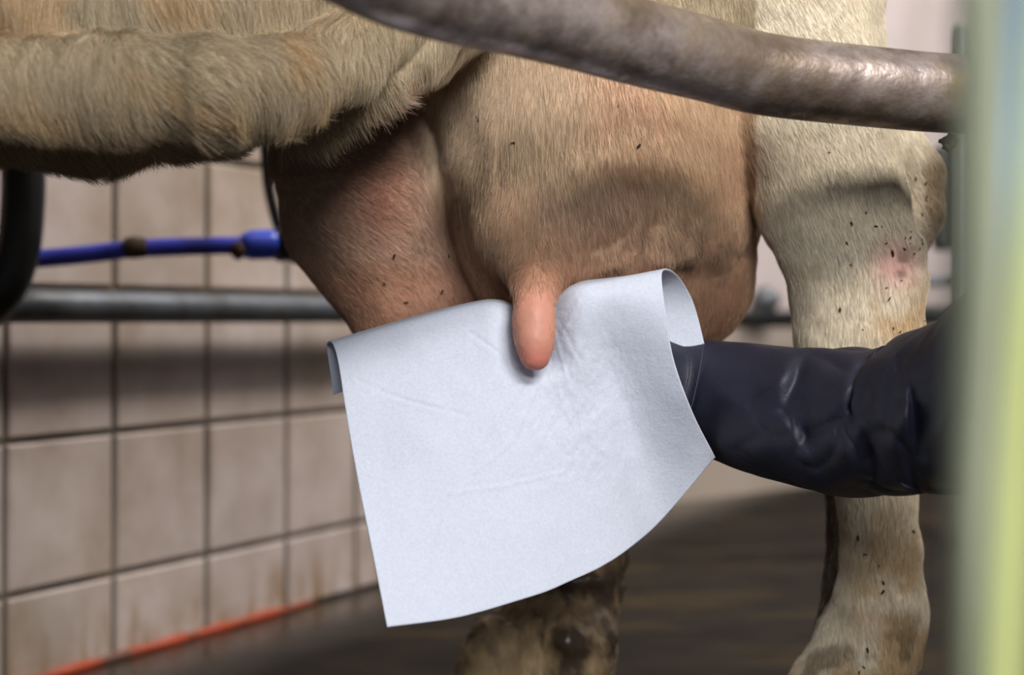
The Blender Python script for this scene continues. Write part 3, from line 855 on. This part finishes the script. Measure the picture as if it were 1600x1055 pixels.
# ------------------------------------------------------------------ the white cloth
def cloth():
    # sections from the hem of the back flap, over the top fold, down the front to the lower hem
    us = [0.0, 0.2, 0.4, 0.5, 0.6, 0.7, 0.8, 1.0]
    top = {0.2: (620, 504), 0.4: (728, 476), 0.5: (782, 471), 0.6: (838, 492), 0.7: (893, 448), 0.8: (946, 437)}
    bot = {0.2: (722, 963), 0.4: (838, 930), 0.5: (890, 909), 0.6: (942, 884), 0.7: (990, 851), 0.8: (1037, 808)}
    zb_ = {0.2: 1.140, 0.4: 1.165, 0.5: 1.183, 0.6: 1.205, 0.7: 1.230, 0.8: 1.258}
    zf = {0.2: 1.224, 0.4: 1.224, 0.5: 1.226, 0.6: 1.230, 0.7: 1.224, 0.8: 1.222}
    sec = []
    for u in us:
        if u == 0.0:
            q = [(521, 617, 1.258), (515, 575, 1.259), (511, 545, 1.257), (512, 536, 1.250), (517, 535, 1.240), (522, 543, 1.229), (530, 575, 1.216), (550, 700, 1.186), (577, 840, 1.150), (605, 980, 1.118)]
        elif u == 1.0:
            q = [(1112, 600, 1.285), (1098, 528, 1.285), (1082, 470, 1.281), (1063, 436, 1.270), (1045, 422, 1.250), (1034, 428, 1.228), (1038, 475, 1.216), (1052, 560, 1.218), (1080, 640, 1.229), (1117, 714, 1.256)]
        else:
            tx, ty = top[u]; bx, by = bot[u]
            fl_ = 60 + 90 * u
            z0 = zf[u]; zk = z0 + 0.040 + 0.016 * u
            q = [(tx + 4 + 20 * u, ty + fl_, zk), (tx + 2 + 12 * u, ty + fl_ * 0.5, zk), (tx + 8 * u, ty + 10, zk - 0.006), (tx + 3 * u, ty, zk - 0.017),
                 (tx, ty + 1, z0 + 0.012), (tx, ty + 10, z0)]
            for f, lz in ((0.12, 0.985), (0.40, 0.6), (0.70, 0.3), (1.0, 0.0)):
                bow = math.sin(math.pi * f) * (22 * (u - 0.1) if u > 0.1 else 0)
                q.append((tx + (bx - tx) * f ** 1.08 - bow * 0.6, ty + (by - ty) * f, zb_[u] + (z0 - 0.006 - zb_[u]) * lz + 0.006 * (1 - lz) * u))
        sec.append([P(*r) for r in q])
    sec = np.array(sec)                                # (8,10,3)
    NU, NV = 260, 300
    t = np.interp(np.linspace(0, 1, NU), us, np.arange(len(us)))

    def cr(arr, t):
        m = len(arr); ext = np.concatenate([[2 * arr[0] - arr[1]], arr, [2 * arr[-1] - arr[-2]]])
        i = np.minimum(t.astype(int), m - 2); f = (t - i).reshape((-1,) + (1,) * (arr.ndim - 1))
        a, b, c_, d_ = ext[i], ext[i + 1], ext[i + 2], ext[i + 3]
        return 0.5 * (2 * b + (c_ - a) * f + (2 * a - 5 * b + 4 * c_ - d_) * f * f + (3 * b - a - 3 * c_ + d_) * f ** 3)
    g = cr(sec, t)                                     # (NU,10,3)
    tv = np.concatenate([np.linspace(0, 6, NV // 2, endpoint=False), np.linspace(6, 9, NV - NV // 2)])
    g = cr(g.transpose(1, 0, 2), tv).transpose(1, 0, 2).reshape(-1, 3)
    X, Y = px(g)
    vv = np.tile(tv, NU)
    front = sstep(4.2, 5.2, vv)
    # groove pressed in behind the teat, springing back either side
    cz = np.exp(-((X - 836) / 36) ** 2) * sstep(600, 560, Y) * sstep(430, 470, Y)
    dy = 0.016 * cz * front
    dy -= 0.004 * front * np.exp(-((X - 905) / 26) ** 2) * sstep(640, 470, Y)
    dy -= 0.003 * front * np.exp(-((X - 775) / 26) ** 2) * sstep(600, 480, Y)
    # creases
    lines = [[(818, 600), (760, 680), (700, 790), (655, 940)], [(800, 585), (735, 655), (670, 785), (612, 840)], [(846, 590), (800, 690), (742, 740)],
             [(560, 596), (640, 628), (730, 650)], [(585, 612), (690, 640), (770, 600)], [(600, 610), (660, 572), (720, 552)], [(700, 772), (790, 760), (880, 738)],
             [(735, 520), (775, 548), (805, 590)], [(760, 700), (690, 830), (660, 950)], [(875, 500), (905, 560), (880, 640), (850, 690)],
             [(868, 520), (888, 600), (862, 650)], [(905, 470), (880, 520)], [(630, 940), (610, 965)], [(720, 830), (700, 905)]]
    for ln in lines:
        w_ = rng.uniform(2.6, 4.2); am = rng.uniform(0.0004, 0.00075) * rng.choice([-1, 1])
        best = np.full(len(g), 1e9)
        for (x0, y0), (x1, y1) in zip(ln[:-1], ln[1:]):
            h = np.clip(((X - x0) * (x1 - x0) + (Y - y0) * (y1 - y0)) / ((x1 - x0) ** 2 + (y1 - y0) ** 2), 0, 1)
            best = np.minimum(best, np.hypot(X - x0 - h * (x1 - x0), Y - y0 - h * (y1 - y0)))
        dy += front * am * (np.exp(-(best / w_) ** 2) - 0.5 * np.exp(-(best / (2.6 * w_)) ** 2))
    dy += (fbm(g * 16, 131, 3) - 0.5) * 0.006 * front
    puck = np.exp(-((X - 900) / 90) ** 2 - ((Y - 640) / 130) ** 2)
    dy += front * puck * (fbm(np.stack([X / 9, Y / 16, 0 * X], 1), 141, 2) - 0.5) * 0.0020
    g[:, 1] += dy
    idx = np.arange(NU * NV).reshape(NU, NV)
    Qs = np.stack([idx[:-1, :-1].ravel(), idx[:-1, 1:].ravel(), idx[1:, 1:].ravel(), idx[1:, :-1].ravel()], 1)
    me = np_mesh('cloth', g, Qs)
    o = link('udder_cloth', me, m_towel)
    sm = o.modifiers.new('thickness', 'SOLIDIFY'); sm.thickness = 0.0016; sm.offset = 0
    tag(o, 'white nonwoven udder cloth folded over a hand and pressed behind the teat', 'cloth')


cloth()

# ------------------------------------------------------------------ the person reaching in
person = tag(empty('person', P(1500, 640, 1.10)), 'person in a dark navy jacket, arm reaching in from the right under the cloth', 'person')
cl = [(985, 578, 1.275, .033), (1036, 600, 1.296, .0375), (1090, 614, 1.300, .0440), (1150, 630, 1.288, .0495), (1220, 646, 1.262, .0528), (1300, 656, 1.228, .0550), (1370, 660, 1.195, .0555), (1422, 656, 1.168, .0560),
      (1452, 643, 1.150, .0600), (1500, 632, 1.12, .0620), (1550, 606, 1.085, .0600), (1630, 540, 1.03, .0610), (1750, 410, .97, .064), (1940, 230, .92, .068), (2250, 40, .86, .072), (2700, -160, .80, .078), (3300, -330, .74, .085)]
rd = [q[3] for q in cl]; cl = [P(*q[:3]) for q in cl]
arm = [(p, r * 0.66) for p, r in zip(cl[1:], rd[1:])]
hf = Field(axis((0.0, 0.36, 0.0025), (0.36, 0.85, 0.006)), axis((0.68, 1.20, 0.006), (1.20, 1.34, 0.0025)), axis((0.33, 0.37, 0.006), (0.37, 0.50, 0.0025), (0.50, 0.80, 0.006)))
hf.chain(arm, 0.01)
hf.cone(P(1005, 582, 1.282), P(975, 548, 1.264), 0.022, 0.026, 0.012, 0.62)
hf.cone(P(1005, 588, 1.282), P(968, 590, 1.266), 0.023, 0.027, 0.012, 0.55)
for k, (y0, y1, x1, r) in enumerate(((522, 528, 868, .0092), (550, 556, 852, .0096), (578, 586, 858, .0092), (606, 616, 878, .0080))):
    hf.chain([(P(968, y0 + 4, 1.264), r + .001), (P(915, y0, 1.256), r), (P((915 + x1) / 2, (y0 + y1) / 2, 1.252), r * .95), (P(x1, y1 + 6, 1.2555), r * .82)], 0.004)
hf.chain([(P(985, 555, 1.274), .015), (P(955, 512, 1.262), .0125), (P(925, 496, 1.255), .0105), (P(893, 498, 1.252), .0085)], 0.008)
hf.chain([(P(1005, 586, 1.284), .023), (P(1090, 614, 1.302), .027)], 0.01)
hv_, hq = hf.mesh(); del hf
hv_ = smooth_mesh(hv_, hq, 2, 0.5)
attach(link('body', np_mesh('body', hv_, hq), m_skin), person)

def sleeve_disp(s, th, f):
    # diagonal drag folds crossing in an X pattern, tighter towards the elbow
    n = len(th); ss = np.full(n, s)
    out = np.zeros(n)
    amp = float(0.0006 + 0.0044 * sstep(0.10, 0.22, s))
    cx_, sx_ = np.cos(th), np.sin(th)
    for sg, sd in ((1, 3), (-1, 9)):
        q = np.stack([cx_ * 1.5 + 20 * sg * ss, sx_ * 1.5 + 13 * ss, 15 * ss + 2 * sg * sx_], 1)
        v = np.abs(vnoise(q, sd) - 0.5) * 2
        out += amp * (v ** 0.8 - 0.45)
    return out


Vs, Fs_ = tube(cl, rd, n=360, seg=150, disp=sleeve_disp, caps=False)
# drag folds of the nylon on the side that faces the pit: (line, width, height), valleys negative
sX, sY = px(Vs)
cen_ = catmull(np.array(cl), 360)[np.repeat(np.arange(360), 150)]
frontside = sstep(-0.004, -0.03, Vs[:, 1] - cen_[:, 1])
FOLDS = [([(1180, 622), (1215, 588), (1246, 545)], 11, .0050), ([(1225, 640), (1246, 600), (1262, 545)], 9, -.0045), ([(1330, 668), (1346, 612), (1368, 542)], 10, -.0075), ([(1300, 640), (1322, 590), (1350, 540)], 12, .0055),
         ([(1388, 620), (1408, 575), (1426, 536)], 9, -.0075), ([(1366, 600), (1385, 560), (1398, 540)], 11, .0050), ([(1436, 705), (1432, 640), (1424, 575)], 9, -.0095), ([(1412, 690), (1408, 630), (1404, 590)], 13, .0060),
         ([(1458, 690), (1470, 640), (1490, 600)], 12, .0065), ([(1400, 720), (1412, 750), (1424, 776)], 10, .0050), ([(1250, 632), (1262, 680), (1284, 738)], 10, -.0045), ([(1215, 640), (1236, 690), (1262, 745)], 13, .0035),
         ([(1366, 636), (1384, 680), (1400, 720)], 10, .0055), ([(1350, 650), (1362, 700), (1380, 760)], 10, -.0055), ([(1120, 612), (1160, 640), (1190, 690)], 12, .0022), ([(1290, 660), (1310, 700), (1340, 750)], 12, .0040),
         ([(1448, 560), (1440, 600), (1446, 650)], 8, -.0060), ([(1468, 520), (1462, 560), (1476, 600)], 10, .0050)]
dsp = np.zeros(len(Vs))
for ln, w_, am in FOLDS:
    best = np.full(len(Vs), 1e9); tt_ = np.zeros(len(Vs))
    nseg = len(ln) - 1
    for q_, ((x0, y0), (x1, y1)) in enumerate(zip(ln[:-1], ln[1:])):
        h = np.clip(((sX - x0) * (x1 - x0) + (sY - y0) * (y1 - y0)) / ((x1 - x0) ** 2 + (y1 - y0) ** 2), 0, 1)
        dd_ = np.hypot(sX - x0 - h * (x1 - x0), sY - y0 - h * (y1 - y0))
        tt_ = np.where(dd_ < best, (q_ + h) / nseg, tt_); best = np.minimum(best, dd_)
    dsp += am * np.exp(-(best / (1.45 * w_)) ** 1.7) * (0.35 + 0.65 * np.sin(np.pi * np.clip(tt_, 0.02, 0.98)))
Vs[:, 1] -= 1.75 * dsp * frontside
sl = link('jacket_sleeve', mesh_from('jacket_sleeve', Vs, Fs_), m_sleeve)
sm = sl.modifiers.new('thickness', 'SOLIDIFY'); sm.thickness = 0.0018; sm.offset = -1
attach(sl, person)
k_ = 150 * 40
ring = Vs[k_:k_ + 150:6]; ctr = ring.mean(0); ring = ctr + (ring - ctr) * 1.006 + 0.0
Vr, Fr = tube(np.vstack([ring, ring[:1]]), 0.0004, 150, 6, caps=False)
attach(link('cuff_seam', mesh_from('cuff_seam', Vr, Fr), m_seam), person)

# ------------------------------------------------------------------ rails, hoses and tubes
def tube_obj(name, pts, r, material, n=80, seg=24, parent=None, disp=None):
    V_, F_ = tube([P(*p) for p in pts], r, n, seg, disp)
    o = link(name, mesh_from(name, V_, F_), material)
    if parent is not None: attach(o, parent)
    return o


# bent rail in front of the cow
rail_pts = [(2050, 150, 1.27), (1800, 152, 1.23), (1640, 150, 1.20), (1500, 147, 1.17), (1375, 137, 1.15), (1200, 117, 1.125), (1100, 92, 1.10), (1000, 67, 1.065), (900, 39, 1.03), (800, 13, .99), (700, -10, .95), (600, -44, .91), (500, -100, .87), (400, -190, .84), (330, -330, .82), (320, -520, .82)]
rail = tag(empty('rump_rail', P(1500, 147, 1.17)), 'stout weathered steel rail bending down to the right in front of the udder', 'rail')
tube_obj('pipe', rail_pts, 0.0287, m_rail, 200, 40, rail)
bm = bmesh.new()
for k in range(9):
    p = P(1484 + random.uniform(-9, 9), 222 + random.uniform(-8, 10), 1.17)
    bmesh.ops.create_icosphere(bm, subdivisions=1, radius=random.uniform(.0025, .005), matrix=Matrix.Translation(p) @ Matrix.Rotation(k, 4, 'Y') @ Matrix.Diagonal((1.5, .8, .7, 1)))
attach(tag(link('dung_clump', bm_mesh('dung_clump', bm), m_dung), 'dark clump of dung clinging under the pipe', kind='stuff'), rail)

# horizontal rail along the tiled wall
RD = 0.064
rp = [W0 + U * t + N * RD + np.array([0, 0, 0.4785 - 0.005 * t]) for t in (-0.3, 0, 0.4, 0.8, 1.3, 1.85)]
wr_ = tag(empty('wall_rail', W0 + N * RD), 'dark grey steel rail running level along the tiled wall', 'rail')
V_, F_ = tube(rp, 0.0212, 60, 20); attach(link('pipe', mesh_from('pipe', V_, F_), m_rail2), wr_)
for t in (0.74, 1.80):
    b0 = W0 + U * t; bm = bmesh.new()
    c_ = b0 + N * (RD / 2); box_bm(bm, (c_[0], c_[1], 0.44), (0.05, RD, 0.03), rot=wall_rot(), bev=0.004)
    c_ = b0 + N * RD; box_bm(bm, (c_[0], c_[1], 0.447), (0.085, 0.05, 0.03), rot=wall_rot(), bev=0.006)
    attach(link('bracket', bm_mesh('bracket', bm), m_black), wr_)

rp = [A + D * t - nb_ * 0.085 + np.array([0, 0, 0.456]) for t in (0.0, 0.5, 1.2, 2.0)]
wr2 = tag(empty('wall_rail', A), 'dark rail low on the pale rear wall, seen between udder and hind leg', 'rail')
V_, F_ = tube(rp, 0.0225, 40, 20); attach(link('pipe', mesh_from('pipe', V_, F_), m_black), wr2)
b0 = A + D * 0.33 - nb_ * 0.05
bm = bmesh.new(); bmesh.ops.create_cone(bm, cap_ends=True, segments=20, radius1=0.036, radius2=0.030, depth=0.06, matrix=Matrix.Translation((b0[0], b0[1], 0.505)) @ Matrix.Rotation(math.pi / 2, 4, 'X'))
attach(link('bracket', bm_mesh('bracket', bm, True), m_rail2), wr2)

# blue hose with its coupling
bh = tag(empty('blue_hose', P(300, 385, 2.0)), 'blue plastic hose with a brighter coupling, hanging in front of the tiles', 'hose')
tube_obj('hose', [(-330, 412, 1.78), (-150, 412, 1.84), (-40, 409, 1.90), (62, 404, 1.935), (140, 397, 1.95), (210, 389, 1.96), (300, 385, 1.98), (392, 383, 2.0)], 0.0112, m_blue, 90, 16, bh)
o = tube_obj('coupling', [(378, 383, 1.99), (386, 383, 1.995), (394, 383, 2.0), (424, 382, 2.01), (430, 382, 2.012)], [.0115, .0165, .0185, .0185, .015], m_blue2, 30, 20, bh); o['label'] = 'bright blue coupling'
o = tube_obj('end_fitting', [(428, 382, 2.01), (436, 382, 2.015), (452, 383, 2.02), (470, 384, 2.03), (520, 386, 2.05)], [.013, .022, .020, .024, .012], m_black, 40, 16, bh); o['label'] = 'black end fitting'
tube_obj('mud_band', [(194, 388, 1.955), (206, 387, 1.957), (216, 387, 1.959), (228, 387, 1.962)], [.0118, .0138, .0132, .0116], m_brown, 16, 16, bh)
tube_obj('mud_band', [(360, 390, 1.985), (372, 391, 1.987), (380, 390, 1.99)], [.006, .0125, .007], m_brown, 12, 12, bh)

# hanging black hose above the fitting
dh = tube_obj('drop_hose', [(408, -420, 1.95), (410, -100, 1.97), (412, 120, 2.0), (416, 260, 2.02), (428, 330, 2.025), (444, 378, 2.03)], 0.0068, m_black, 60, 12)
tag(dh, 'thin black hose hanging down to the blue hose fitting beside the udder', 'hose')
# thick black hose at the left edge
th_ = tube_obj('thick_hose', [(60, -800, 1.87), (50, -300, 1.87), (42, 60, 1.87), (37, 220, 1.87), (36, 310, 1.87), (28, 390, 1.87), (4, 452, 1.87), (-50, 505, 1.87), (-110, 530, 1.82), (-200, 535, 1.77), (-320, 520, 1.72)], 0.0254, m_black, 140, 28)
tag(th_, 'thick black rubber hose curving down under the belly at the left edge', 'hose')

# bundle of milking tubes hanging close to the lens at the right edge
tubes = [('pale grey green milking tube, leftmost of the hanging bundle', srgb(186, 192, 166), [(1538, -700, .40), (1532, -100, .40), (1531, 150, .40), (1528, 420, .40), (1524, 700, .405), (1528, 1055, .41), (1536, 1600, .42)], .0064),
         ('slim yellow milking tube between the pale and the blue one', srgb(222, 210, 130), [(1590, -700, .43), (1572, -50, .43), (1566, 150, .43), (1557, 350, .43), (1548, 520, .43), (1538, 720, .43), (1534, 1055, .43), (1530, 1600, .44)], .0038),
         ('light blue milking tube slanting behind the yellow green one', srgb(160, 200, 240), [(1640, -600, .42), (1602, -20, .42), (1590, 150, .42), (1576, 330, .42), (1566, 500, .425), (1556, 680, .43), (1548, 860, .435), (1545, 1055, .44), (1540, 1600, .45)], .0046),
         ('yellow green milking tube, rightmost and nearest of the hanging bundle', srgb(214, 222, 150), [(1690, -600, .37), (1634, 0, .37), (1618, 250, .37), (1603, 450, .37), (1589, 650, .37), (1577, 850, .37), (1566, 1060, .37), (1545, 1600, .37)], .0044)]
for k, (lab, colr, pts, r) in enumerate(tubes):
    o = tube_obj('milking_tube', pts, r, tube_mat('translucent_tube', colr), 90, 20)
    tag(o, lab, 'tube', 'milking tubes hanging at the right edge')

# dark gate far behind the hind leg
gt = tag(empty('rear_gate', (0.9, 3.2, 0)), 'dark steel gate with a solid top panel far behind the hind leg', 'gate')
def gate_part(name, x0, x1, y0, y1, Z, material, th=0.04, bev=0.012):
    a, b = P(x0, y0, Z), P(x1, y1, Z)
    bm = bmesh.new(); cc = (a + b) / 2
    box_bm(bm, (cc[0], cc[1], cc[2]), (abs(b[0] - a[0]), th, abs(b[2] - a[2])), bev=bev)
    attach(link(name, bm_mesh(name, bm), material), gt)
gate_part('panel', 1458, 1900, 228, 392, 3.2, m_black)
gate_part('bar', 1420, 1900, 432, 448, 3.2, m_rail2, 0.03, 0.006)
gate_part('bar', 1420, 1900, 478, 500, 3.2, m_black, 0.03, 0.006)
for x in (1508, 1880):
    V_, F_ = tube([P(x, 52, 3.15), P(x, 60, 3.15), P(x, 300, 3.15), P(x, 490 + .47 * F / 3.15, 3.15)], [.006, .022, .022, .022], 40, 14)
    attach(link('post', mesh_from('post', V_, F_), m_rail2), gt)
